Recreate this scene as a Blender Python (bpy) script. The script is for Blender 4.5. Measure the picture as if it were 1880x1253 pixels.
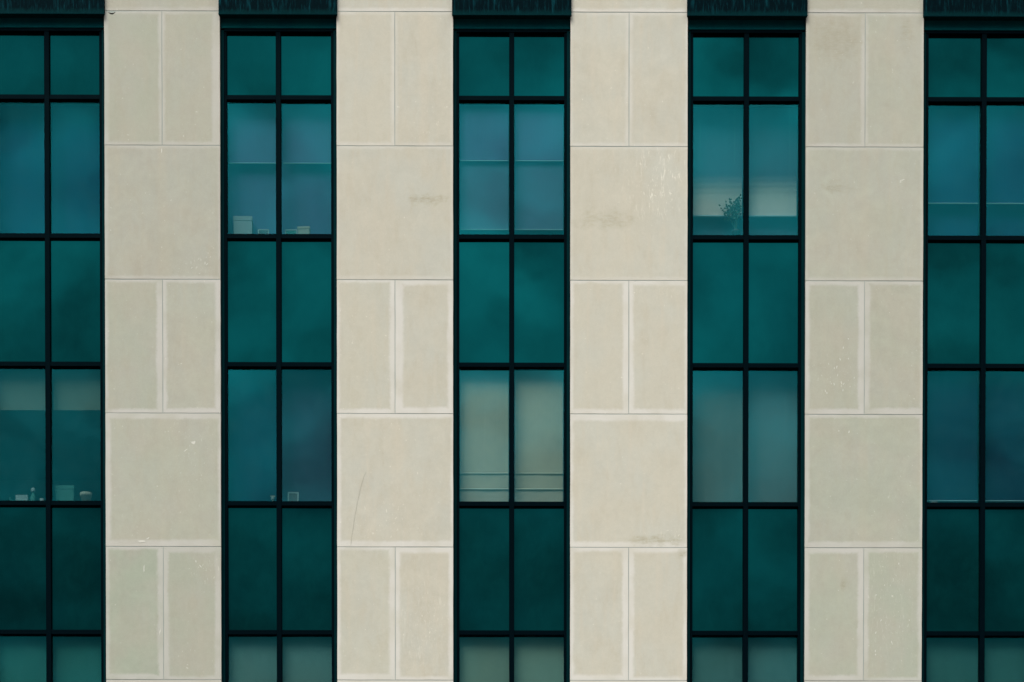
import bpy, bmesh, math, random
from mathutils import Vector, Euler
random.seed(11)
S = bpy.context.scene
for o in list(bpy.data.objects): bpy.data.objects.remove(o)
R = math.radians

# ------------------------------------------------------------------ camera, sky, sun, exposure
# A photographer on the ground with a rising (shift) lens: the verticals stay almost parallel.
cam_d = bpy.data.cameras.new('camera')
cam = bpy.data.objects.new('camera', cam_d); S.collection.objects.link(cam)
cam.location = (-0.2163, -38.0, 1.7)
cam.rotation_euler = Euler((math.pi / 2 - 0.020644, -0.0000749, -0.005377), 'XYZ')
cam_d.sensor_width = 36; cam_d.sensor_fit = 'HORIZONTAL'
cam_d.lens = 2.457824 * 36
cam_d.shift_y = 1.054583
cam_d.clip_end = 6000
S.camera = cam

SUN_EL, SUN_AZ = R(48), R(205)          # azimuth measured clockwise from +Y: behind the camera, a little to its left
W = bpy.data.worlds.new('World'); S.world = W; W.use_nodes = True
wt = W.node_tree; wt.nodes.clear()
def wn(t, **k):
    n = wt.nodes.new(t)
    for a, v in k.items(): setattr(n, a, v)
    return n
sky = wn('ShaderNodeTexSky', sky_type='NISHITA', sun_disc=False, sun_elevation=SUN_EL, sun_rotation=SUN_AZ,
         air_density=1.0, dust_density=1.5, ozone_density=2.0)
tc = wn('ShaderNodeTexCoord'); sep = wn('ShaderNodeSeparateXYZ')
wt.links.new(tc.outputs['Generated'], sep.inputs[0])
def wm(op, a, b=None, c=None, clamp=False):
    n = wn('ShaderNodeMath', operation=op, use_clamp=clamp)
    for i, v in enumerate((a, b, c)):
        if v is None: continue
        if isinstance(v, (int, float)): n.inputs[i].default_value = v
        else: wt.links.new(v, n.inputs[i])
    return n.outputs[0]
zc = wm('ADD', wm('MAXIMUM', sep.outputs[2], 0.0), 0.22)
comb = wn('ShaderNodeCombineXYZ')
wt.links.new(wm('DIVIDE', sep.outputs[0], zc), comb.inputs[0])
wt.links.new(wm('DIVIDE', sep.outputs[1], zc), comb.inputs[1])
comb.inputs[2].default_value = 3.7
BIG_OFF, MID_OFF = (0.9, 9.2, 0), (7.3, 5.5, 0)
def cloud(scale, detail, rough, dist, off):
    m = wn('ShaderNodeMapping'); m.inputs['Location'].default_value = off
    wt.links.new(comb.outputs[0], m.inputs[0])
    n = wn('ShaderNodeTexNoise'); n.inputs['Scale'].default_value = scale; n.inputs['Detail'].default_value = detail
    n.inputs['Roughness'].default_value = rough; n.inputs['Distortion'].default_value = dist
    wt.links.new(m.outputs[0], n.inputs['Vector']); return n.outputs['Fac']
big = cloud(2.4, 2, .5, .3, BIG_OFF)
mid = cloud(5.0, 4, .55, .5, MID_OFF)
fin = cloud(13.0, 5, .55, .35, (1.3, 7.1, 0))
cover = wm('ADD', wm('MULTIPLY', wm('SUBTRACT', mid, .3), .6, clamp=True), .88, clamp=True)
ele = wn('ShaderNodeMapRange', interpolation_type='SMOOTHSTEP')          # overcast sky: dark low cloud bank, brighter overhead
wt.links.new(sep.outputs[2], ele.inputs[0]); ele.inputs[1].default_value = .26; ele.inputs[2].default_value = .43; ele.inputs[3].default_value = .05; ele.inputs[4].default_value = .72
body = wm('ADD', ele.outputs[0], wm('MULTIPLY', wm('MAXIMUM', sep.outputs[2], 0.0), .75))
tex = wm('ADD', wm('ADD', wm('MULTIPLY', wm('SUBTRACT', big, .5), 1.3), wm('MULTIPLY', wm('SUBTRACT', mid, .5), 1.5)), wm('MULTIPLY', wm('SUBTRACT', fin, .5), 3.9))
lum = wm('MULTIPLY', body, wm('MAXIMUM', wm('ADD', 1.0, tex), .12))
cl = wn('ShaderNodeCombineXYZ')
wt.links.new(wm('MULTIPLY', lum, 6.2), cl.inputs[0]); wt.links.new(wm('MULTIPLY', lum, 6.4), cl.inputs[1]); wt.links.new(wm('MULTIPLY', lum, 6.4), cl.inputs[2])
mx = wn('ShaderNodeMix', data_type='RGBA')
wt.links.new(cover, mx.inputs[0]); wt.links.new(sky.outputs[0], mx.inputs[6]); wt.links.new(cl.outputs[0], mx.inputs[7])
bg = wn('ShaderNodeBackground'); bg.inputs['Strength'].default_value = 0.10
wt.links.new(mx.outputs[2], bg.inputs[0])
wo = wn('ShaderNodeOutputWorld'); wt.links.new(bg.outputs[0], wo.inputs[0])

sd = bpy.data.lights.new('sun', 'SUN'); sd.energy = 1.5; sd.angle = R(35); sd.color = (1, .96, .9)
sun = bpy.data.objects.new('sun', sd); S.collection.objects.link(sun)
dvec = Vector((math.sin(SUN_AZ) * math.cos(SUN_EL), math.cos(SUN_AZ) * math.cos(SUN_EL), math.sin(SUN_EL)))
sun.rotation_euler = dvec.to_track_quat('Z', 'Y').to_euler()
S.view_settings.view_transform = 'Standard'; S.view_settings.look = 'None'
S.view_settings.gamma = 1; S.view_settings.use_curve_mapping = False
S.view_settings.exposure = 1.28
S.render.engine = 'CYCLES'
S.cycles.max_bounces = 8; S.cycles.transparent_max_bounces = 16; S.cycles.caustics_reflective = False

# ------------------------------------------------------------------ node helper
class NT:
    def __init__(s, name):
        s.m = bpy.data.materials.new(name); s.m.use_nodes = True; s.t = s.m.node_tree; s.t.nodes.clear()
        s.out = s.t.nodes.new('ShaderNodeOutputMaterial')
    def n(s, t, **k):
        x = s.t.nodes.new(t)
        for a, v in k.items(): setattr(x, a, v)
        return x
    def put(s, sock, v):
        if isinstance(v, bpy.types.NodeSocket): s.t.links.new(v, sock)
        else: sock.default_value = v
    def math(s, op, a, b=None, clamp=False):
        x = s.n('ShaderNodeMath', operation=op, use_clamp=clamp); s.put(x.inputs[0], a)
        if b is not None: s.put(x.inputs[1], b)
        return x.outputs[0]
    def ramp(s, v, lo, hi, a=0.0, b=1.0):
        x = s.n('ShaderNodeMapRange', interpolation_type='SMOOTHSTEP')
        s.put(x.inputs[0], v); s.put(x.inputs[1], lo); s.put(x.inputs[2], hi); s.put(x.inputs[3], a); s.put(x.inputs[4], b)
        return x.outputs[0]
    def mix(s, f, a, b):
        x = s.n('ShaderNodeMix', data_type='RGBA'); s.put(x.inputs[0], f)
        s.put(x.inputs[6], a if isinstance(a, bpy.types.NodeSocket) else (*a, 1)); s.put(x.inputs[7], b if isinstance(b, bpy.types.NodeSocket) else (*b, 1))
        return x.outputs[2]
    def scale(s, col, f):
        x = s.n('ShaderNodeVectorMath', operation='SCALE'); s.put(x.inputs[0], col); s.put(x.inputs[3], f); return x.outputs[0]
    def noise(s, vec, sc, det=3, rough=.5, dist=0, stretch=(1, 1, 1), rot=(0, 0, 0)):
        m = s.n('ShaderNodeMapping'); m.inputs['Scale'].default_value = stretch; m.inputs['Rotation'].default_value = rot
        s.put(m.inputs[0], vec)
        x = s.n('ShaderNodeTexNoise'); s.put(x.inputs['Vector'], m.outputs[0]); x.inputs['Scale'].default_value = sc
        x.inputs['Detail'].default_value = det; x.inputs['Roughness'].default_value = rough; x.inputs['Distortion'].default_value = dist
        return x.outputs['Fac']
    def attr(s, name): return s.n('ShaderNodeAttribute', attribute_type='OBJECT', attribute_name=name).outputs['Fac']
    def bump(s, h, st, d):
        b = s.n('ShaderNodeBump'); b.inputs['Strength'].default_value = st; b.inputs['Distance'].default_value = d; s.put(b.inputs['Height'], h); return b.outputs[0]
    def principled(s, col, rough=.5, spec=.5, metal=0, normal=None, tint=None):
        p = s.n('ShaderNodeBsdfPrincipled')
        s.put(p.inputs['Base Color'], col if isinstance(col, bpy.types.NodeSocket) else (*col, 1)); s.put(p.inputs['Roughness'], rough)
        s.put(p.inputs['Specular IOR Level'], spec); s.put(p.inputs['Metallic'], metal)
        if tint: p.inputs['Specular Tint'].default_value = (*tint, 1)
        if normal is not None: s.put(p.inputs['Normal'], normal)
        s.t.links.new(p.outputs[0], s.out.inputs[0]); return p

def objvec(t):      # object coordinates + a per-object offset, so no two pieces repeat
    c = t.n('ShaderNodeTexCoord').outputs['Object']; oi = t.n('ShaderNodeObjectInfo').outputs['Random']
    a = t.n('ShaderNodeVectorMath', operation='ADD'); t.put(a.inputs[0], c)
    k = t.n('ShaderNodeVectorMath', operation='SCALE'); k.inputs[0].default_value = (5.3, 3.1, 8.9); t.put(k.inputs[3], oi); t.put(a.inputs[1], k.outputs[0])
    return c, a.outputs[0], oi

# ------------------------------------------------------------------ materials
def stone_material():
    t = NT('limestone'); c, v, rnd = objvec(t)
    xyz = t.n('ShaderNodeSeparateXYZ'); t.put(xyz.inputs[0], c); X, Z = xyz.outputs[0], xyz.outputs[2]
    # distance to the nearest edge of the slab, wobbling a little
    dl = t.math('ADD', X, t.attr('half_w')); dr = t.math('SUBTRACT', t.attr('half_w'), X)
    db = t.math('ADD', Z, t.attr('half_h')); dt = t.math('SUBTRACT', t.attr('half_h'), Z)
    wob = t.math('MULTIPLY', t.math('SUBTRACT', t.noise(v, 4, 4, .6), .5), .07)
    wob2 = t.math('MULTIPLY', t.math('SUBTRACT', t.noise(v, 30, 4, .65), .5), .045)
    wb = t.math('ADD', wob, wob2)
    def band(d, wname):
        w = t.attr(wname); dd = t.math('ADD', t.math('ADD', d, .010), wb)
        x = t.n('ShaderNodeMapRange', interpolation_type='SMOOTHSTEP'); t.put(x.inputs[0], dd)
        t.put(x.inputs[1], t.math('SUBTRACT', w, .030)); t.put(x.inputs[2], t.math('ADD', w, .026)); x.inputs[3].default_value = 1; x.inputs[4].default_value = 0
        return x.outputs[0]
    e = t.math('MAXIMUM', t.math('MAXIMUM', band(dl, 'edge_l'), band(dr, 'edge_r')), t.math('MAXIMUM', band(db, 'edge_b'), band(dt, 'edge_t')))
    e = t.math('MULTIPLY', e, t.ramp(t.noise(v, 2.2, 2), .25, .6, .45, 1))
    e = t.math('MULTIPLY', e, t.attr('edge_amt'))
    big = t.noise(v, 1.1, 3, .55); med = t.noise(v, 4.5, 4, .6, .4, (1.6, 1, .55)); fine = t.noise(v, 60, 4, .65)
    col = t.mix(t.ramp(big, .35, .65), (.452, .426, .352), (.442, .431, .370))
    col = t.mix(t.math('MULTIPLY', t.ramp(med, .45, .75), .45), col, (.418, .380, .300))
    streak = t.noise(v, 3.0, 3, .55, .2, (3.4, 1, .25))
    col = t.mix(t.math('MULTIPLY', t.ramp(streak, .5, .72), .42), col, (.475, .432, .350))
    cs = t.ramp(t.math('ABSOLUTE', t.math('ADD', X, t.math('MULTIPLY', wob, .6))), .02, .11, .5, 0)      # faint warm run down the middle of the broad slabs
    cs = t.math('MULTIPLY', cs, t.attr('middle_run'))
    col = t.mix(cs, col, (.485, .437, .350))
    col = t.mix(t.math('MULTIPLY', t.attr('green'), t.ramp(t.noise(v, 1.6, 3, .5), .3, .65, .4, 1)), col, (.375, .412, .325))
    cloudy = t.noise(v, 3.2, 5, .62, .6); blot = t.noise(v, 13, 4, .65, .4)
    col = t.scale(col, t.math('ADD', 1, t.math('MULTIPLY', t.math('SUBTRACT', cloudy, .5), t.ramp(rnd, 0, 1, .06, .26)))); col = t.scale(col, t.ramp(blot, .3, .7, .98, 1.018))
    fine2 = t.noise(v, 190, 3, .7)
    col = t.scale(col, t.math('ADD', .90, t.math('MULTIPLY', fine, .13))); col = t.scale(col, t.math('ADD', .95, t.math('MULTIPLY', fine2, .10)))
    col = t.mix(t.math('MULTIPLY', e, .80), col, (.545, .525, .488))
    # stain patch
    def patch(px, pz, rx, rz, soft=.6, rotn=0):
        ax = t.math('DIVIDE', t.math('SUBTRACT', X, t.attr(px)), t.attr(rx)); az = t.math('DIVIDE', t.math('SUBTRACT', Z, t.attr(pz)), t.attr(rz))
        d = t.math('SQRT', t.math('ADD', t.math('MULTIPLY', ax, ax), t.math('MULTIPLY', az, az)))
        d = t.math('ADD', d, t.math('MULTIPLY', t.math('SUBTRACT', t.noise(v, 7, 4, .6), .5), 2.2))
        return t.ramp(d, .1, 1.2, 1, 0)
    st = t.math('MULTIPLY', t.math('MULTIPLY', patch('stain_x', 'stain_z', 'stain_rx', 'stain_rz'), t.attr('stain')), t.ramp(t.noise(v, 22, 4, .7, 0, (.5, 1, 1.6)), .35, .68, .3, 1))
    col = t.mix(st, col, (.30, .275, .19))
    # white flecks and scratches
    fk = t.ramp(t.noise(v, 30, 2, .5, .9, (1.5, 1, .55), (0, R(35), 0)), .64, .76)
    fk2 = t.ramp(t.noise(v, 9, 6, .68, 1.2, (2.2, 1, .45), (0, R(-32), 0)), .54, .74, 0, .8)
    pf = patch('fleck_x', 'fleck_z', 'fleck_rx', 'fleck_rz')
    f = t.math('MULTIPLY', t.math('MULTIPLY', t.math('MAXIMUM', fk, t.math('MULTIPLY', fk2, t.attr('smear'))), pf), t.attr('fleck'))
    few = t.ramp(t.noise(v, 26, 1, .5), .765, .80)
    f = t.math('MAXIMUM', f, t.math('MULTIPLY', few, .6))
    col = t.mix(f, col, (.62, .60, .52))
    pit = t.ramp(t.noise(v, 44, 2, .5), .235, .20)      # small dark pits
    col = t.mix(t.math('MULTIPLY', pit, .35), col, (.26, .25, .19))
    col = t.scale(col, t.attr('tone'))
    t.principled(col, .85, .25, normal=t.bump(t.math('ADD', fine, t.math('MULTIPLY', med, 2)), .35, .004))
    return t.m
def sealant_material():
    t = NT('joint_sealant'); c, v, r = objvec(t)
    t.principled(t.mix(t.noise(v, 6, 3), (.23, .27, .25), (.33, .35, .32)), .9, .1); return t.m
def frame_material(name, a, b, rough=.45, spec=.12):
    t = NT(name); c, v, r = objvec(t)
    n = t.noise(v, 3, 4, .6, 0, (1, 1, .5)); sp = t.noise(v, 90, 3, .6)
    col = t.mix(t.ramp(n, .35, .7), a, b); col = t.scale(col, t.math('ADD', .8, t.math('MULTIPLY', sp, .4)))
    t.principled(col, t.ramp(n, .3, .7, rough, rough + .15), spec, tint=(.12, .8, 1.0), normal=t.bump(sp, .1, .001)); return t.m
def fascia_material():
    t = NT('weathered_metal'); c, v, r = objvec(t)
    xyz = t.n('ShaderNodeSeparateXYZ'); t.put(xyz.inputs[0], c)
    d1 = t.ramp(t.noise(v, 22, 3, .6, 0, (1, 1, .10)), .50, .66); d2 = t.ramp(t.noise(v, 7, 3, .6, 0, (1, 1, .3)), .4, .62)
    d3 = t.ramp(t.noise(v, 55, 2, .5, 0, (1, 1, .12)), .55, .7)
    streak = t.math('MAXIMUM', t.math('MULTIPLY', d1, d2), t.math('MULTIPLY', d3, .4))
    low = t.ramp(t.math('ADD', xyz.outputs[2], t.math('MULTIPLY', t.math('SUBTRACT', t.noise(v, 30, 2, .5, 0, (1, 1, .3)), .5), .10)), .02, .09, 1, 0)     # washed strip along the bottom edge
    col = t.mix(t.math('MULTIPLY', streak, .8), (.0001, .0024, .0040), (.002, .034, .044))
    col = t.mix(t.math('MULTIPLY', low, .75), col, (.0005, .016, .018))
    t.principled(col, .6, .03, tint=(.12, .8, 1.0), normal=t.bump(t.noise(v, 5, 3, .6, 0, (1, 1, .2)), .3, .004)); return t.m
def spandrel_material():
    t = NT('spandrel_glass'); c, v, r = objvec(t)
    wav = t.noise(v, .9, 2, .4); nrm = t.bump(wav, .5, .006)
    haze = t.noise(v, 1.7, 3, .5, 0, (1, 1, .5)); dust = t.noise(v, 6, 5, .65, .5)
    dif = t.n('ShaderNodeBsdfDiffuse')
    t.put(dif.inputs[0], t.scale(t.mix(t.ramp(haze, .3, .7), (.0004, .006, .0065), (.0006, .009, .009)), t.ramp(dust, .3, .75, .8, 1.35)))
    gl = t.n('ShaderNodeBsdfGlossy'); gl.inputs['Roughness'].default_value = .045; t.put(gl.inputs['Normal'], nrm)
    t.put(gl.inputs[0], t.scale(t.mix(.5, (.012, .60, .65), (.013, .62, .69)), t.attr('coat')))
    m = t.n('ShaderNodeMixShader'); m.inputs[0].default_value = .069
    t.put(m.inputs[1], dif.outputs[0]); t.put(m.inputs[2], gl.outputs[0]); t.t.links.new(m.outputs[0], t.out.inputs[0]); return t.m
def vision_material():
    t = NT('vision_glass'); c, v, r = objvec(t)
    wav = t.noise(v, .9, 2, .4); nrm = t.bump(wav, .5, .006)
    tr = t.n('ShaderNodeBsdfTransparent'); tr.inputs[0].default_value = (.74, .77, .77, 1)
    gl = t.n('ShaderNodeBsdfGlossy'); gl.inputs['Roughness'].default_value = .045; t.put(gl.inputs['Normal'], nrm)
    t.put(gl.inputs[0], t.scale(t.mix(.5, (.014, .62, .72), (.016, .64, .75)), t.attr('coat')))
    m = t.n('ShaderNodeMixShader'); m.inputs[0].default_value = .069
    dif = t.n('ShaderNodeBsdfDiffuse'); dif.inputs[0].default_value = (.10, .30, .32, 1)
    dust = t.noise(v, 5, 5, .65, .5)
    m2 = t.n('ShaderNodeMixShader'); t.put(m2.inputs[0], t.ramp(dust, .35, .8, .006, .022)); t.put(m2.inputs[1], tr.outputs[0]); t.put(m2.inputs[2], dif.outputs[0])
    t.put(m.inputs[1], m2.outputs[0]); t.put(m.inputs[2], gl.outputs[0]); t.t.links.new(m.outputs[0], t.out.inputs[0]); return t.m
def cloth_material(name, col, var=.12, trans=.0):
    t = NT(name); c, v, r = objvec(t)
    n = t.noise(v, 2.0, 3, .5, .5);     k = t.math('ADD', 1 - var, t.math('MULTIPLY', n, 2 * var)); 
    cc = t.n('ShaderNodeRGB'); cc.outputs[0].default_value = (*col, 1)
    t.principled(t.scale(cc.outputs[0], k), .9, .1, normal=t.bump(t.noise(v, 1.6, 2, .5), .2, .01)); return t.m
def plain_material(name, a, b, sc=6, rough=.8, spec=.2):
    t = NT(name); c, v, r = objvec(t); t.principled(t.mix(t.noise(v, sc, 4, .6), a, b), rough, spec); return t.m

M_stone = stone_material(); M_seal = sealant_material()
M_frame = frame_material('dark_anodised_frame', (.0001, .0009, .0020), (.0001, .0013, .0028), .5, .03)
M_jamb = frame_material('teal_jamb_metal', (.0003, .0100, .0125), (.0005, .0150, .0175), .5, .03)
M_fascia = fascia_material(); M_span = spandrel_material(); M_vis = vision_material()
M_head = frame_material('header_metal', (.001, .045, .055), (.0015, .060, .066), .6, .03)
M_int = plain_material('interior_plaster', (.25, .26, .26), (.32, .32, .30), 2)
M_floor = plain_material('office_carpet', (.05, .06, .07), (.07, .08, .09), 30)
M_ledge = plain_material('window_ledge_paint', (.22, .25, .25), (.30, .32, .31), 8)
M_hem = plain_material('hem_bar_plastic', (.24, .46, .50), (.30, .52, .54), 20, .6, .1)
M_slat = plain_material('white_slat_paint', (.80, .86, .78), (.86, .90, .84), 8, .6, .1)
M_white = plain_material('white_card', (.20, .29, .30), (.25, .35, .35), 12)
M_scar = plain_material('fresh_stone', (.47, .46, .41), (.54, .525, .47), 20)
M_cream = plain_material('cream_card', (.26, .32, .26), (.32, .37, .30), 12)
M_grn = plain_material('pale_green_plastic', (.03, .16, .14), (.05, .20, .17), 12)
M_leaf = plain_material('leaf', (.03, .10, .08), (.06, .16, .11), 15, .6)
M_dark = plain_material('dark_print', (.03, .05, .06), (.08, .10, .10), 15, .6)
M_asph = plain_material('asphalt', (.042, .042, .043), (.062, .061, .058), 3, .9)
M_pave = plain_material('paving', (.22, .21, .19), (.29, .28, .25), 2, .9)
M_roof = plain_material('roof_gravel', (.22, .21, .2), (.3, .29, .27), 20, .9)

# ------------------------------------------------------------------ mesh helpers
def box(bm, x0, x1, y0, y1, z0, z1):
    v = [bm.verts.new(p) for p in ((x0, y0, z0), (x1, y0, z0), (x1, y1, z0), (x0, y1, z0), (x0, y0, z1), (x1, y0, z1), (x1, y1, z1), (x0, y1, z1))]
    for f in ((3, 2, 1, 0), (4, 5, 6, 7), (0, 1, 5, 4), (1, 2, 6, 5), (2, 3, 7, 6), (3, 0, 4, 7)): bm.faces.new([v[i] for i in f])
def finish(bm, name, bevel=0):
    if bevel: bmesh.ops.bevel(bm, geom=list(bm.edges), offset=bevel, segments=1, affect='EDGES', profile=.6)
    bmesh.ops.recalc_face_normals(bm, faces=bm.faces)
    me = bpy.data.meshes.new(name); bm.to_mesh(me); bm.free(); return me
def link(name, me, mat=None, parent=None, loc=(0, 0, 0), rot=(0, 0, 0)):
    o = bpy.data.objects.new(name, me); S.collection.objects.link(o)
    if me is not None and mat is not None and not me.materials: me.materials.append(mat)
    o.location = loc; o.rotation_euler = rot
    if parent is not None: o.parent = parent
    return o
def boxobj(name, x0, x1, y0, y1, z0, z1, mat, parent=None, bevel=0, origin=None):
    """box in the parent's space, own origin at its centre"""
    c = origin or ((x0 + x1) / 2, (y0 + y1) / 2, (z0 + z1) / 2)
    bm = bmesh.new(); box(bm, x0 - c[0], x1 - c[0], y0 - c[1], y1 - c[1], z0 - c[2], z1 - c[2])
    return link(name, finish(bm, name, bevel), mat, parent, c)
def tag(o, label, cat, group=None):
    o['label'] = label; o['category'] = cat
    if group: o['group'] = group
    return o

# ------------------------------------------------------------------ measures (metres); the facade is the plane y = 0
EDGES = [-7.868, -6.099, -4.373, -2.634, -0.894, 0.859, 2.613, 4.380, 6.142, 7.910]
HJ = 1.9840
JOINTS = [21.955 - HJ * k for k in range(-1, 12)]                 # course joints of the stone, 23.94 ... 0.13
MIDX = {1: -5.237, 3: -1.763, 5: 1.736, 7: 5.266}
TOPZ = 23.939
trans_z = [20.734, 18.676, 16.771, 14.700, 12.775]               # transom centres
for _ in range(5): trans_z.append(trans_z[-2] - 3.965)
TRH = .068; GY = .16

# ------------------------------------------------------------------ the setting
def sheet(name, x0, x1, y0, y1, z, mat):
    bm = bmesh.new(); bm.faces.new([bm.verts.new(p) for p in ((x0, y0, z), (x1, y0, z), (x1, y1, z), (x0, y1, z))])
    o = link(name, finish(bm, name), mat); o['kind'] = 'structure'; return o
sheet('ground', -2500, 2500, -2500, 2500, -.004, M_asph)
pv = boxobj('pavement', -60, 60, -7, 0.6, -.002, .12, M_pave); pv['kind'] = 'structure'

# ------------------------------------------------------------------ the building
bld = link('office_building', None)
tag(bld, 'modernist office building with pale limestone piers between dark teal window strips', 'building')
bld.location = (0, 0, 0)

def stone(pier, w, h, x, z, props, notch=None, mesh_cache={}):
    key = (round(w, 3), round(h, 3), notch)
    if key not in mesh_cache:
        hw, hh = w / 2, h / 2
        rr = random.Random(hash(key[:2]) & 0xffff)
        pts = []
        def run(a, b, n):
            for i in range(n):
                s = i / n; px, pz = a[0] + (b[0] - a[0]) * s, a[1] + (b[1] - a[1]) * s
                j = rr.uniform(0, .0035) if i else .001
                nx, nz = (0, -1 if a[1] > 0 else 1) if a[1] == b[1] else (-1 if a[0] > 0 else 1, 0)
                pts.append((px + nx * j, pz + nz * j))
        run((-hw, -hh), (hw, -hh), 5); run((hw, -hh), (hw, hh), 7); 
        if notch:        # broken-out chip in the top edge: centre, width, depth
            cx, cw, cd = notch
            pts.append((hw, hh))
            for s in (0, .2, .4, .6, .8, 1): pts.append((cx + cw / 2 - cw * s, hh - cd * math.sin(math.pi * min(.97, max(.03, s))) ** .6))
            pts.append((-hw, hh)); 
        else: run((hw, hh), (-hw, hh), 5)
        run((-hw, hh), (-hw, -hh), 7)
        bm = bmesh.new(); f = [bm.verts.new((p[0], 0, p[1])) for p in pts]; b = [bm.verts.new((p[0], .05, p[1])) for p in pts]
        front = bm.faces.new(f); bm.faces.new(b[::-1])
        for i in range(len(f)): bm.faces.new((f[i], b[i], b[(i + 1) % len(f)], f[(i + 1) % len(f)]))
        r = bmesh.ops.bevel(bm, geom=list(front.edges), offset=.0022, segments=1, affect='EDGES')
        mesh_cache[key] = finish(bm, 'stone_slab')
    o = link('stone_slab', mesh_cache[key], M_stone, pier, (x, random.uniform(-.0009, .0009), z),
             (random.uniform(-.0007, .0007), 0, random.uniform(-.0015, .0015)))
    d = dict(half_w=w / 2, half_h=h / 2, edge_l=.045, edge_r=.045, edge_t=.05, edge_b=.06, edge_amt=.8, middle_run=0., green=0., tone=1.,
             stain=0., stain_x=0., stain_z=0., stain_rx=.3, stain_rz=.2, fleck=.0, fleck_x=0., fleck_z=0., fleck_rx=.4, fleck_rz=.5, smear=0.)
    d.update(props)
    for k, v in d.items(): o[k] = float(v)
    return o

# what each slab of the photograph looks like: (pier, course, side) -> u across, v down in the slab
def uv(w, h, u, v): return (u - .5) * w, (.5 - v) * h
LOOK = {
 (1, 0, 'L'): dict(green=.45, edge_r=.06, edge_l=.075, edge_amt=.75), (1, 0, 'R'): dict(green=.2, edge_r=.13, edge_l=.05, edge_amt=.7),
 (1, 1, 'F'): dict(middle_run=.7, edge_amt=.6, fleck=(.9, .78, .9, .35, .2), edge_l=.06),
 (1, 2, 'L'): dict(green=.35, edge_r=.10, edge_l=.05, edge_b=.07, edge_amt=1), (1, 2, 'R'): dict(green=.15, edge_l=.07, edge_r=.09, edge_b=.08, edge_amt=1),
 (1, 3, 'F'): dict(green=.25, edge_b=.11, edge_t=.09, edge_l=.09, edge_amt=.9, fleck=(.8, .7, .3, .5, .9), middle_run=.3),
 (1, 4, 'L'): dict(green=1, edge_r=.095, edge_l=.06, edge_b=.09, edge_amt=.9, tone=.95), (1, 4, 'R'): dict(green=.5, edge_l=.085, edge_t=.09, edge_r=.1, fleck=(1, .8, .15, .4, .4), smear=.3, tone=.97),  # low corner slabs: lens darkening also put into tone and green
 (3, 0, 'L'): dict(edge_amt=.6, edge_r=.07), (3, 0, 'R'): dict(edge_amt=.45, middle_run=.8, fleck=(.6, .5, .9, .5, .5)),
 (3, 1, 'F'): dict(edge_amt=.45, stain=(.8, .77, .40, .30, .10), fleck=(.5, .4, .7, .9, .7), edge_b=.07),
 (3, 2, 'L'): dict(edge_amt=1, edge_r=.09, edge_l=.05, edge_b=.08, green=.1, fleck=(.5, .2, .4, .3, .6)), (3, 2, 'R'): dict(edge_amt=1, edge_l=.13, edge_r=.09, edge_b=.10, edge_t=.08),
 (3, 3, 'F'): dict(edge_amt=.95, edge_t=.075, edge_b=.10, edge_l=.07, middle_run=.45, fleck=(.8, .4, .8, .8, .6)),
 (3, 4, 'L'): dict(edge_amt=.95, edge_r=.095, edge_l=.06, edge_b=.1, green=.2), (3, 4, 'R'): dict(edge_amt=1, edge_l=.08, edge_r=.08, edge_t=.09, fleck=(1, .5, .6, .6, 1), smear=.8),
 (5, 0, 'L'): dict(edge_amt=.5, edge_r=.06), (5, 0, 'R'): dict(edge_amt=.6, edge_l=.06, fleck=(.7, .4, 1, .8, .1)),
 (5, 1, 'F'): dict(edge_amt=.4, stain=(.5, .3, .54, .5, .16), fleck=(.9, .74, .26, .55, .75), smear=2.0),
 (5, 2, 'L'): dict(edge_amt=.95, edge_r=.10, edge_b=.08, edge_l=.06), (5, 2, 'R'): dict(edge_amt=.9, edge_l=.08, edge_t=.075, edge_b=.08, fleck=(.5, .4, .1, .6, .2), smear=.6),
 (5, 3, 'F'): dict(edge_amt=.9, edge_t=.11, edge_b=.09, edge_l=.06, stain=(.8, .72, .95, .5, .10), fleck=(.6, .8, .9, .5, .25), smear=.8),
 (5, 4, 'L'): dict(edge_amt=1, edge_r=.10, edge_l=.06, edge_t=.07, edge_b=.09), (5, 4, 'R'): dict(edge_amt=.95, edge_l=.09, edge_t=.08, edge_r=.07, stain=(.8, .93, .04, .12, .08)),
 (7, 0, 'L'): dict(edge_amt=.7, edge_r=.07, stain=(.42, .5, .2, .45, .42)), (7, 0, 'R'): dict(edge_amt=.55, edge_l=.05, stain=(.4, .7, .15, .15, .25), green=.2),
 (7, 1, 'F'): dict(edge_amt=.5, middle_run=.8, stain=(.55, .25, .30, .3, .12), fleck=(.9, .83, .22, .2, .15), green=.15),
 (7, 2, 'L'): dict(edge_amt=1, edge_r=.10, edge_t=.07, edge_b=.09, edge_l=.07, fleck=(1., .55, .72, .5, .4), green=.25), (7, 2, 'R'): dict(edge_amt=.85, edge_l=.09, edge_b=.10, edge_t=.06, fleck=(.8, .3, .74, .3, .06), green=.3),
 (7, 3, 'F'): dict(edge_amt=.85, edge_l=.075, edge_b=.10, middle_run=.9, fleck=(.6, .75, .7, .4, .4), green=.45),
 (7, 4, 'L'): dict(edge_amt=.95, edge_r=.10, edge_l=.075, edge_t=.09, edge_b=.09, stain=(.6, .66, .27, .07, .12), green=.5), (7, 4, 'R'): dict(edge_amt=.8, edge_l=.08, edge_t=.075, edge_r=.07, fleck=(.9, .45, .45, .6, 1.2), smear=.7, green=.6),
}
VIGNETTE_TONE = {1: .81, 3: .975, 5: 1.0, 7: .82}  # outer piers darker: lens falloff painted into the stone colour
GAP = .0085
piers = {}
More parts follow.
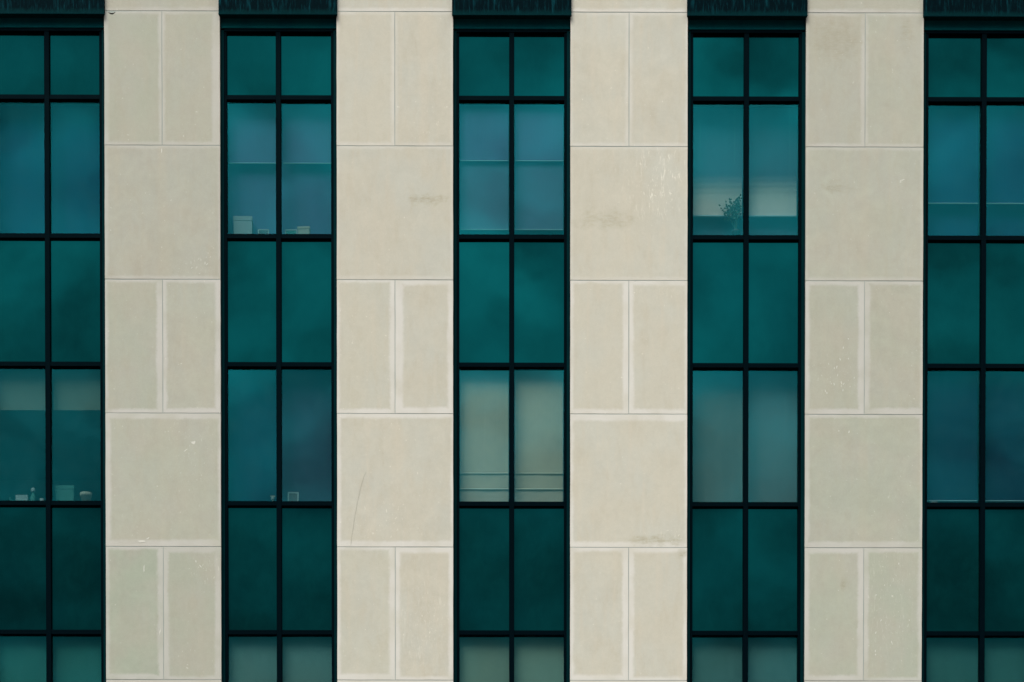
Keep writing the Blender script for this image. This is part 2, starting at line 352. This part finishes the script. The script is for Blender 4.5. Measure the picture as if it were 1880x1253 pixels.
for k in (-1, 1, 3, 5, 7, 9):
    if k == -1: x0, x1 = -9.61, EDGES[0]
    elif k == 9: x0, x1 = EDGES[9], 9.66
    else: x0, x1 = EDGES[k], EDGES[k + 1]
    # pier core: sealant face 4 mm behind the slab faces, so the joints read as thin recessed lines
    bm = bmesh.new(); box(bm, x0 + .006, x1 - .006, .0040, .38, .0, TOPZ)
    pier = link('stone_pier', finish(bm, 'pier_core'), M_seal, bld); piers[k] = pier
    mid = MIDX.get(k, (x0 + x1) / 2)
    for c in range(-1, 11):
        z1, z0 = JOINTS[c + 1], JOINTS[c + 2]
        if z1 > TOPZ: z1 = TOPZ
        z1 -= GAP / 2; z0 += GAP / 2
        cells = [('F', x0, x1)] if c % 2 else [('L', x0, mid - GAP / 2), ('R', mid + GAP / 2, x1)]
        for side, a, b in cells:
            p = dict(LOOK.get((k, c, side), dict(edge_amt=random.uniform(.5, 1), fleck=(.5, .5, .5, .6, .6))))
            w, h = b - a, z1 - z0
            if 'stain' in p:
                am, u, v, rx, rz = p['stain']; sx, sz = uv(w, h, u, v); p.update(stain=am, stain_x=sx, stain_z=sz, stain_rx=rx, stain_rz=rz)
            if 'fleck' in p:
                am, u, v, rx, rz = p['fleck']; sx, sz = uv(w, h, u, v); p.update(fleck=am, fleck_x=sx, fleck_z=sz, fleck_rx=rx, fleck_rz=rz)
            p['green'] = p.get('green', 0.) * .7 + (.22 if k in (1, 7) else 0.)  # extra green on the outer piers belongs to the painted lens falloff
            p['tone'] = p.get('tone', 1.) * VIGNETTE_TONE.get(k, .95) * random.uniform(.985, 1.012)
            notch = None
            if (k, c, side) == (1, 0, 'L'): notch = (uv(w, h, .135, 0)[0], .115, .030)
            if (k, c, side) == (5, 2, 'R'): notch = (uv(w, h, .10, 0)[0], .03, .012)
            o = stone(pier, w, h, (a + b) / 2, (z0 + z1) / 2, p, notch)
            if notch and notch[1] > .05:      # fresh pale break below the chip
                cx, cw, cd = notch; bm = bmesh.new(); N = 8; up = []; dn = []
                for i in range(N + 1):
                    s = i / N; xx = cx - cw * .5 + cw * s; zz = h / 2 - (cd) * math.sin(math.pi * min(.97, max(.03, s))) ** .6 - .002
                    th = .016 * math.sin(math.pi * s) + .0015
                    up.append(bm.verts.new((xx, -.0022, zz))); dn.append(bm.verts.new((xx, -.0022, zz - th)))
                for i in range(N): bm.faces.new((dn[i], dn[i + 1], up[i + 1], up[i]))
                bmesh.ops.solidify(bm, geom=list(bm.faces), thickness=.001)
                s_ = link('chip_scar', finish(bm, 'chip_scar'), M_scar, pier, o.location); s_['label'] = 'fresh pale break under the chipped slab edge'
# fresh pale nicks and scuffs in the slab faces
def nick(k, x, z, rx, rz, tilt, seed):
    rn = random.Random(seed); bm = bmesh.new(); P = []
    for i in range(11):
        a = 2 * math.pi * i / 11; q = rn.uniform(.45, 1.15); px, pz = rx * q * math.cos(a), rz * q * math.sin(a)
        P.append(bm.verts.new((x + px * math.cos(tilt) - pz * math.sin(tilt), -.0026, z + px * math.sin(tilt) + pz * math.cos(tilt))))
    bm.faces.new(P); link('chip_scar', finish(bm, 'chip_scar'), M_scar, piers[k])
nick(1, -5.527, 13.685, .008, .075, 0, 1); nick(1, -4.784, 15.566, .030, .030, .3, 2); nick(1, -4.90, 15.45, .045, .009, .7, 3)
nick(1, -5.244, 19.899, .008, .050, 0, 4); nick(1, -5.57, 14.095, .070, .016, .05, 5); nick(1, -5.47, 14.14, .030, .010, .5, 6)
nick(1, -4.682, 13.727, .040, .010, -.9, 7); nick(1, -4.75, 13.80, .010, .022, .3, 8); nick(1, -5.289, 12.753, .010, .060, -.2, 9)
nick(7, 5.83, 19.485, .045, .010, .35, 10); nick(7, 5.80, 19.455, .018, .010, .2, 11)
for q in range(16):
    nick(7, random.uniform(4.62, 5.16), random.gauss(16.50, .22), random.uniform(.005, .010), random.uniform(.012, .030), random.uniform(-.5, .5), 20 + q)
for q in range(9):
    nick(7, random.uniform(5.40, 6.0), random.uniform(12.3, 13.8), random.uniform(.006, .010), random.uniform(.010, .026), random.uniform(-.7, .1), 50 + q)
for q in range(7):
    nick(1, random.uniform(-4.85, -4.50), random.uniform(18.05, 18.35), random.uniform(.005, .009), random.uniform(.010, .030), random.uniform(-.9, -.1), 70 + q)
# hairline crack running down one broad slab of the second pier
def ribbon(name, pts, wd, y, mat, parent):
    bm = bmesh.new(); L = []
    for i, (x, z) in enumerate(pts):
        a = pts[max(0, i - 1)]; b = pts[min(len(pts) - 1, i + 1)]; d = Vector((b[0] - a[0], b[1] - a[1])).normalized(); n = Vector((-d.y, d.x)) * wd / 2
        L.append((bm.verts.new((x - n.x, y, z - n.y)), bm.verts.new((x + n.x, y, z + n.y))))
    for i in range(len(L) - 1): bm.faces.new((L[i][0], L[i][1], L[i + 1][1], L[i + 1][0]))
    return link(name, finish(bm, name), mat, parent)
M_crack = plain_material('crack_shadow_dirt', (.24, .25, .20), (.38, .37, .30), 20, .9, .05)
cr = []
for i in range(22):
    s = i / 21; cr.append((-2.20 - .26 * s ** .75 * (1 if s < 1 else 1) + .03 * s * s + random.uniform(-.003, .003), 15.13 - 1.09 * s))
ribbon('hairline_crack', cr, .0035, -.0028, M_crack, piers[3])

# parapet coping and roof
boxobj('coping', -9.70, 9.75, -.10, .55, TOPZ + .001, TOPZ + .14, M_stone, bld, .01)
for nm in (bld.children[-1],):
    for k_, v_ in dict(half_w=9.7, half_h=.07, edge_l=.0, edge_r=.0, edge_t=.0, edge_b=.0, edge_amt=0., middle_run=0., green=0., tone=.95, stain=0., stain_x=0., stain_z=0., stain_rx=.3, stain_rz=.2, fleck=0., fleck_x=0., fleck_z=0., fleck_rx=.4, fleck_rz=.5, smear=0.).items(): nm[k_] = v_
boxobj('roof', -9.6, 9.65, .38, 14, 23.3, 23.55, M_roof, bld)
bm = bmesh.new(); box(bm, -9.61, -9.36, .38, 14, 0, TOPZ); box(bm, 9.41, 9.66, .38, 14, 0, TOPZ); box(bm, -9.36, 9.41, 13.75, 14, 0, TOPZ)
link('side_wall', finish(bm, 'side_wall'), M_pave, bld)
bm = bmesh.new(); box(bm, -9.36, 9.41, 5.2, 5.35, .3, 23.3)
for x in (-6.98, -3.5, 0, 3.5, 7.03): pass
link('inner_wall', finish(bm, 'inner_wall'), M_int, bld)
# floors: slab between the vision rows (behind each spandrel row)
floors = []
zt = [TOPZ] + [z for z in trans_z]
span_pairs = [(22.6, 20.80), (trans_z[1], trans_z[2]), (trans_z[3], trans_z[4]), (trans_z[5], trans_z[6]), (trans_z[7], trans_z[8])]
for a, b in span_pairs:
    boxobj('floor_slab', -9.36, 9.41, .46, 5.2, b + .05, a - .25, M_int, bld)
    boxobj('carpet', -9.36, 9.41, .46, 5.2, a - .246, a - .235, M_floor, bld)
# partitions behind the piers
for k in (1, 3, 5, 7):
    xm = (EDGES[k] + EDGES[k + 1]) / 2
    for q in range(len(span_pairs) - 1):
        zt_, zb_ = span_pairs[q][1] + .05, span_pairs[q + 1][0] - .235
        boxobj('partition', xm - .06, xm + .06, .381, 5.2, zb_, zt_, M_int, bld)

# ------------------------------------------------------------------ window strips
def pane(name, x0, x1, z0, z1, mat, strip, coat):
    w, h = x1 - x0, z1 - z0
    bm = bmesh.new(); box(bm, -w / 2, w / 2, 0, .012, -h / 2, h / 2)
    o = link(name, finish(bm, name), mat, strip, ((x0 + x1) / 2, GY, (z0 + z1) / 2),
             (R(random.uniform(-.25, .25)), 0, R(random.uniform(-.3, .3))))
    o['coat'] = coat; return o
COAT = {  # how strongly each pane's coating mirrors; the per-strip factors below carry lens darkening
 (0, 0): 1.0}
panes = {}
for b in range(5):
    x0, x1 = EDGES[2 * b], EDGES[2 * b + 1]
    mc = {0: -6.975, 1: -3.512, 2: -.017, 3: 3.503, 4: 7.030 - .0}[b]
    if b == 0: mc = -6.975
    if b == 4: mc = 7.068 - .0
    # outer jamb covers, the strip's own mesh
    bm = bmesh.new()
    for s, e in ((x0, 1), (x1, -1)):
        a, c = sorted((s + e * -.004, s + e * .050)); box(bm, a, c, .085, .34, .12, 21.72)
    strip = link('window_strip', finish(bm, 'jamb_cover', .003), M_jamb, bld)
    for s, e in ((x0, 1), (x1, -1)):
        a, c = sorted((s + e * .0505, s + e * .090)); boxobj('jamb', a, c, .098, .23, .12, 21.70, M_frame, strip, .003)
    boxobj('mullion', mc - .038, mc + .038, .092, .24, .12, 21.70, M_frame, strip, .004)
    cols = [(x0 + .088, mc - .036), (mc + .036, x1 - .088)]
    # head of the frame, recessed header panel, weathered fascia panel above
    boxobj('frame_head', x0 + .0505, x1 - .0505, .088, .24, 21.702, 21.745, M_frame, strip, .003)
    boxobj('header_panel', x0 - .003, x1 + .003, .075, .12, 21.747, 21.96, M_head, strip, .004)
    boxobj('fascia_panel', x0 - .014, x1 + .014, -.060, .075, 21.885, TOPZ, M_fascia, strip, .004, origin=((x0 + x1) / 2, 0, 21.885))
    boxobj('drip_edge', x0 - .016, x1 + .016, -.068, -.058, 21.872, 21.892, M_jamb, strip, .002)
    zz = [21.700 + TRH / 2 - .000] + trans_z
    for i, z in enumerate(trans_z):
        for a, c in cols:
            boxobj('transom', a - .004, c + .004, .100, .23, z - TRH / 2, z + TRH / 2, M_frame, strip, .003)
    boxobj('sill_frame', x0 + .0505, x1 - .0505, .09, .24, .122, .19, M_frame, strip, .003)
    rows = [(21.702, trans_z[0])] + [(trans_z[i], trans_z[i + 1]) for i in range(len(trans_z) - 1)] + [(trans_z[-1], .19)]
    for i, (zt_, zb_) in enumerate(rows):
        vis = (i % 2 == 1)
        for j, (a, c) in enumerate(cols):
            o = pane('window_pane' if vis else 'spandrel_pane', a - .003, c + .003, zb_ + TRH / 2 - .006, (zt_ - TRH / 2 + .006) if i else zt_ + .003, M_vis if vis else M_span, strip,
                     random.uniform(.94, 1.06) * {0: .76, 1: .92, 2: 1.04, 3: 1.0, 4: .72}[b] * ((.80 if b in (0, 3, 4) else .93) if i == 1 else 1.0))  # outer strips mirror less: lens darkening put into the coating, plus random spread
            panes[(b, i, j)] = (a, c, zb_ + TRH / 2, zt_ - TRH / 2)
            if not vis:
                boxobj('spandrel_backing', a + .001, c - .001, GY + .03, GY + .07, zb_, zt_, M_frame, strip)
        if vis:
            boxobj('window_ledge', x0 + .051, x1 - .051, .242, .46, zb_ - .02, zb_ + TRH / 2 - .004, M_ledge, strip, .004)

# ------------------------------------------------------------------ blinds (each hangs behind its own pane)
BLIND_COL = {k: cloth_material(k + '_cloth', c) for k, c in dict(
 slate=(.015, .09, .24), sky=(.14, .22, .44), mist=(.16, .24, .46), steel=(.17, .33, .50), teal=(.11, .20, .30), harbour=(.02, .10, .26),
 olive=(.24, .34, .26), deep=(.012, .05, .12), dusk=(.07, .10, .18), sage=(.26, .30, .25), pearl=(.24, .27, .25), cream=(.82, .82, .62),
 moss=(.06, .36, .31), fern=(.25, .50, .45), straw=(.44, .66, .50), jade=(.18, .45, .41), pine=(.09, .34, .31)).items()}  # darker cloths in the outer strips also take up the edge darkening
STRIPN = ['leftmost strip', 'second strip from left', 'middle strip', 'second strip from right', 'rightmost strip']
ROWN = {1: 'upper row', 3: 'lower row', 5: 'bottom row'}
def drop_cloth(parent, a, c, zt_, zb_, y, mat, name='cloth'):
    """a hanging cloth with shallow waves"""
    bm = bmesh.new(); nx = 14; rows_ = []
    ph = random.uniform(0, 6)
    for zi in range(2):
        z = zt_ if zi == 0 else zb_
        rows_.append([bm.verts.new((a + (c - a) * i / nx, y + .003 * math.sin(ph + i * .7) * (1 if zi else .2), z)) for i in range(nx + 1)])
    for i in range(nx): bm.faces.new((rows_[1][i], rows_[1][i + 1], rows_[0][i + 1], rows_[0][i]))
    bmesh.ops.solidify(bm, geom=list(bm.faces), thickness=.0015)
    cx, cz = (a + c) / 2, zt_
    for v in bm.verts: v.co -= Vector((cx, 0, cz))
    return link(name, finish(bm, name), mat, parent, (cx, 0, cz))
def roller(b, i, j, drop, colour, words, y=.30, hem=True, inset=.012, hemmat=None):
    a, c, z0, z1 = panes[(b, i, j)]; a += inset; c -= inset
    r = link('roller_blind', None); r.location = ((a + c) / 2, y, z1)
    f = drop_cloth(r, a - r.location.x, c - r.location.x, .06, -(z1 - z0) * drop, 0, BLIND_COL[colour])
    if hem:
        zb = -(z1 - z0) * drop
        h_ = boxobj('hem_bar', a - r.location.x - .002, c - r.location.x + .002, -.005 if hemmat else -.012, .006, zb - .006, zb + .006, hemmat or M_hem, r, .003)
    # the tube sits above the glass line
    bm = bmesh.new(); bmesh.ops.create_cone(bm, cap_ends=True, segments=12, radius1=.022, radius2=.022, depth=c - a)
    bmesh.ops.rotate(bm, verts=bm.verts, matrix=Euler((0, math.pi / 2, 0)).to_matrix())
    link('tube', finish(bm, 'tube'), M_hem, r, (0, .024, .075))
    side = ('left' if j == 0 else 'right')
    tag(r, f'{words}, {side} pane, {STRIPN[b]}, {ROWN[i]}', 'blind', 'roller blinds behind the tall panes')
    return r
def curtain(b, i, j, colour, words, y=.40, top=0, bottom=None):
    a, c, z0, z1 = panes[(b, i, j)]
    r = link('sheer_curtain', None); r.location = ((a + c) / 2, y, z0)
    bm = bmesh.new(); n = 46; w = (c - a) + .03; T, B = [], []
    for q in range(n + 1):
        x = -w / 2 + w * q / n; d = .0012 * math.sin(q * .62 + b * 2) + .003 * math.sin(q * .19 + j)
        T.append(bm.verts.new((x, d * .6, z1 - z0 + .06 - top))); B.append(bm.verts.new((x, d, -.015)))
    for q in range(n): bm.faces.new((B[q], B[q + 1], T[q + 1], T[q]))
    bmesh.ops.solidify(bm, geom=list(bm.faces), thickness=.0012)
    link('cloth', finish(bm, 'cloth'), BLIND_COL[colour], r)
    bm = bmesh.new(); box(bm, -w / 2, w / 2, .022, .034, z1 - z0 + .06 - top, z1 - z0 + .075 - top); link('rail', finish(bm, 'rail'), M_hem, r)
    side = ('left' if j == 0 else 'right')
    tag(r, f'{words}, {side} pane, {STRIPN[b]}, {ROWN[i]}', 'curtain', 'sheer curtains behind the tall panes')
for j in (0, 1):
    # upper row
    curtain(0, 1, j, 'slate', 'plain slate blue curtain, full length')
    roller(1, 1, j, .42, 'mist', 'pale blue roller blind with light hem', y=.33)
    curtain(1, 1, j, 'sky', 'blue sheer curtain behind ledge objects', y=.445)
    roller(2, 1, j, .925, 'steel', 'misty blue roller blind drawn nearly down', y=.28)
    roller(2, 1, j, .42, 'mist', 'short blue roller blind, hem at mid pane', y=.235)
    curtain(3, 1, j, 'teal', 'teal curtain behind the white slatted blind', y=.43)
    roller(4, 1, j, .715, 'harbour', 'dark blue roller blind, hem low down', y=.30)
    curtain(4, 1, j, 'harbour', 'dark curtain below the blind hem', y=.44)
    # lower row
    roller(0, 3, j, .29, 'olive', 'short olive roller blind covering the top', y=.30, hem=False)
    roller(2, 3, j, .755, 'cream', 'brightest cream roller blind', y=.30, hemmat=BLIND_COL['cream'])
    roller(2, 3, j, .87, 'cream', 'longer cream blind just behind the first', y=.315, hemmat=BLIND_COL['cream'])
    roller(2, 3, j, .998, 'cream', 'full length cream blind behind two shorter ones', y=.335, hem=False)
    roller(4, 3, j, .955, 'deep', 'deep blue roller blind, almost fully down', y=.30)
    # row cut by the lower edge
    curtain(0, 5, j, 'moss', 'dim green curtain', y=.27)
    curtain(1, 5, j, 'fern', 'grey green curtain', y=.27)
    curtain(2, 5, j, 'straw', 'palest curtain of its row', y=.27)
    curtain(3, 5, j, 'jade', 'muted jade curtain', y=.27)
    curtain(4, 5, j, 'pine', 'dark pine green curtain', y=.27)
curtain(1, 3, 0, 'deep', 'deep blue curtain, darker than its neighbour'); curtain(1, 3, 1, 'dusk', 'grey blue curtain behind small picture frame')
curtain(3, 3, 0, 'sage', 'green grey curtain'); curtain(3, 3, 1, 'pearl', 'pearl grey curtain, paler than its neighbour')

# slatted blind, half open: the slats close towards the bottom of the stack
for j in (0, 1):
    a, c, z0, z1 = panes[(3, 1, j)]
    r = link('slatted_blind', None); r.location = ((a + c) / 2, .285, z1)
    w = c - a - .03; top = -(z1 - z0) * .50; bot = -(z1 - z0) * .805; n = 34
    bm = bmesh.new()
    for k in range(n + 1):
        s = k / n; z = top + (bot - top) * s; tilt = R(25.5 + 52 * min(1, s * 1.3) ** 1.3) ; hw = .0135
        dy, dz = math.cos(tilt) * hw, math.sin(tilt) * hw
        v = [bm.verts.new(p) for p in ((-w / 2, -dy, z - dz), (w / 2, -dy, z - dz), (w / 2, dy, z + dz), (-w / 2, dy, z + dz))]; bm.faces.new(v)
    bmesh.ops.solidify(bm, geom=list(bm.faces), thickness=.0006)
    link('slats', finish(bm, 'slats'), M_slat, r)['kind'] = 'stuff'
    link('bottom_rail', None) if False else boxobj('bottom_rail', -w / 2, w / 2, -.014, .014, bot - .034, bot - .014, M_hem, r, .003)
    bm = bmesh.new()
    for x in (-w * .35, w * .35): box(bm, x - .0005, x + .0005, -.0165, -.0155, bot - .02, .05)
    link('cord', finish(bm, 'cord'), M_hem, r)
    boxobj('head_rail', -w / 2, w / 2, -.02, .02, .02, .06, M_hem, r, .003)
    tag(r, ('white slatted blind with plant before it' if j == 0 else 'white slatted blind, nothing before it') + ', second strip from right', 'blind', 'white slatted blinds in the upper row')

# ------------------------------------------------------------------ things on the inner window ledges
def lz(b, i): return panes[(b, i, 0)][2] - .003
def carton(x0, x1, z, h, y, mat, label, cat='box', d=.10, rot=0):
    r = link('storage_box', None); r.location = ((x0 + x1) / 2, y, z); r.rotation_euler = (0, 0, rot); w = x1 - x0
    bm = bmesh.new(); box(bm, -w / 2, w / 2, 0, d, .001, h * .86); link('box_body', finish(bm, 'box_body', .004), mat, r)
    bm = bmesh.new(); box(bm, -w / 2 - .005, w / 2 + .005, -.005, d + .005, h * .80, h); link('lid', finish(bm, 'lid', .004), mat, r)
    tag(r, label, cat); return r
def picture(x0, x1, z, h, y, label, name='picture_frame', fill=M_dark, t=.018, lean=.10, skew=0):
    r = link(name, None); r.location = ((x0 + x1) / 2, y, z); r.rotation_euler = (-lean, skew, 0); w = x1 - x0
    bm = bmesh.new(); box(bm, -w / 2, w / 2, 0, .012, 0, t); box(bm, -w / 2, w / 2, 0, .012, h - t, h); box(bm, -w / 2, -w / 2 + t, 0, .012, t, h - t); box(bm, w / 2 - t, w / 2, 0, .012, t, h - t)
    link('frame', finish(bm, 'frame'), M_white, r)
    bm = bmesh.new(); box(bm, -w / 2 + t, w / 2 - t, .004, .009, t, h - t); link('picture', finish(bm, 'picture'), fill, r)
    bm = bmesh.new(); box(bm, -.015, .015, .012, .05, 0, h * .5); link('easel_back', finish(bm, 'easel_back'), M_dark, r)
    tag(r, label, 'picture frame'); return r
def lathe(prof, seg=18):
    bm = bmesh.new(); rings = []
    for rr, z in prof: rings.append([bm.verts.new((rr * math.cos(2 * math.pi * k / seg), rr * math.sin(2 * math.pi * k / seg), z)) for k in range(seg)])
    for a, b in zip(rings, rings[1:]):
        for k in range(seg): bm.faces.new((a[k], a[(k + 1) % seg], b[(k + 1) % seg], b[k]))
    bm.faces.new(rings[0][::-1]); bm.faces.new(rings[-1])
    for f in bm.faces: f.smooth = True
    return bm
z = lz(1, 1)
carton(-4.205, -3.925, z, .34, .27, M_white, 'large white box on window ledge, second strip from left, upper row', d=.12)
picture(-3.84, -3.67, z, .155, .27, 'small faint picture frame right of the large white box')
picture(-3.43, -3.245, z, .150, .26, 'low white frame touching the cream box, second strip, upper window', fill=M_grn)
carton(-3.240, -3.06, z, .19, .27, M_cream, 'small cream box beside a low white frame, upper window of the second strip', rot=-.06)
z = lz(0, 3)
carton(-6.895, -6.62, z, .285, .26, M_grn, 'pale green box on the ledge of the lower window at the left edge')
r = link('plant_pot', None); r.location = (-6.445, .32, z)
link('pot', finish(lathe([(.062, .001), (.078, .13), (.090, .135), (.092, .185), (.080, .186), (.078, .165)]), 'pot'), M_cream, r)
bm = bmesh.new()
rp = random.Random(4)
for k in range(9):
    an = rp.uniform(0, 6.28); l = rp.uniform(.05, .09); d = Vector((math.cos(an), math.sin(an), 0)); p = Vector((-d.y, d.x, 0)) * .012; o_ = d * .02 + Vector((0, 0, .155)); t_ = d * l * .6 + Vector((0, 0, .155 + l * .35)); m_ = (o_ + t_) / 2 + Vector((0, 0, .012))
    bm.faces.new([bm.verts.new(q) for q in (o_, m_ + p, t_, m_ - p)])
link('foliage', finish(bm, 'foliage'), M_leaf, r)
tag(r, 'cream tapered plant pot beside the pale green box', 'plant pot')
r = link('bottle', None); r.location = (-7.235, .28, z)
link('glass_body', finish(lathe([(.032, .001), (.036, .02), (.036, .13), (.014, .17), (.014, .19)]), 'glass_body'), M_grn, r)
link('cap', finish(lathe([(.030, .19), (.034, .2), (.034, .235), (.02, .25)]), 'cap'), M_white, r)
tag(r, 'small pale capped bottle left of the mullion, lower window at the left edge', 'bottle')
r = link('paper_tray', None); r.location = (-7.43, .28, z)
bm = bmesh.new(); box(bm, -.16, .16, 0, .14, .06, .068); box(bm, -.16, -.152, 0, .14, .0, .12); box(bm, .152, .16, 0, .14, .0, .12); link('tray', finish(bm, 'tray'), M_grn, r)
bm = bmesh.new(); box(bm, -.07, .11, .005, .13, .069, .15); link('paper_stack', finish(bm, 'paper_stack'), M_white, r)
tag(r, 'low tray of papers at the far left, lower window at the left edge', 'tray')
r = link('cup', None); r.location = (-7.10, .27, z)
link('cup_body', finish(lathe([(.024, .001), (.034, .085), (.030, .085), (.022, .01)]), 'cup_body'), M_white, r)
tag(r, 'tiny pale cup between the small bottle and the mullion', 'cup')
z = lz(1, 3)
picture(-3.40, -3.235, z, .20, .26, 'white picture frame standing alone, lower window of the second strip', skew=.03, fill=M_dark, t=.02)
r = link('ornament', None); r.location = (-3.62, .27, z)
link('base', finish(lathe([(.03, .001), (.012, .03), (.01, .07)]), 'base'), M_cream, r)
bm = bmesh.new(); bmesh.ops.create_icosphere(bm, subdivisions=2, radius=.030); 
for v in bm.verts: v.co.z += .095
link('ball', finish(bm, 'ball'), M_white, r)
bm = bmesh.new(); box(bm, -.035, .035, -.004, .004, .125, .14); link('crossbar', finish(bm, 'crossbar', .001), M_cream, r)
tag(r, 'tiny white ornament close left of the mullion, lower window of the second strip', 'ornament')
z = lz(4, 3)
carton(6.31, 6.41, z, .085, .25, M_white, 'small white box in the ledge corner, lower window at the right edge', d=.07)
# leafy plant dark against the white slatted blind
z = lz(3, 1)
r = link('potted_plant', None); r.location = (3.36, .235, z)
link('pot', finish(lathe([(.045, .001), (.058, .10), (.064, .105), (.064, .125), (.05, .126)]), 'pot'), M_dark, r)
bm = bmesh.new(); rp = random.Random(9)
def stick(p, q, rad):
    d = (q - p).normalized(); s = d.orthogonal().normalized() * rad; u = d.cross(s).normalized() * rad
    A = [bm.verts.new(p + s * math.cos(k * 2.094) + u * math.sin(k * 2.094)) for k in range(3)]; B = [bm.verts.new(q + s * .7 * math.cos(k * 2.094) + u * .7 * math.sin(k * 2.094)) for k in range(3)]
    for k in range(3): bm.faces.new((A[k], A[(k + 1) % 3], B[(k + 1) % 3], B[k]))
tips = [Vector((-.20, .0, .45)), Vector((-.13, .01, .36)), Vector((-.05, -.01, .52)), Vector((.02, .0, .56)), Vector((-.02, .02, .42)), Vector((.05, 0, .47)), Vector((-.10, 0, .46)), Vector((.0, 0, .34))]
for t_ in tips:
    m_ = t_ * .55 + Vector((.01, 0, .08)); stick(Vector((0, 0, .12)), m_, .005); stick(m_, t_, .004)
link('stems', finish(bm, 'stems'), M_leaf, r)
bm = bmesh.new()
for t_ in tips:
    for k in range(5 if t_.x < -.15 else 24):
        o_ = t_ + Vector((rp.gauss(0, .030), rp.gauss(0, .02), rp.gauss(0, .034))); d = Vector((rp.uniform(-1, 1), rp.uniform(-.5, .5), rp.uniform(-1, .8))).normalized(); p = d.cross(Vector((0, 1, .3))).normalized() * .014; L = .045
        bm.faces.new([bm.verts.new(q) for q in (o_, o_ + d * L * .5 + p, o_ + d * L, o_ + d * L * .5 - p)])
link('foliage', finish(bm, 'foliage'), M_leaf, r)
tag(r, 'leafy potted plant dark against the white slatted blind in the upper window', 'plant')
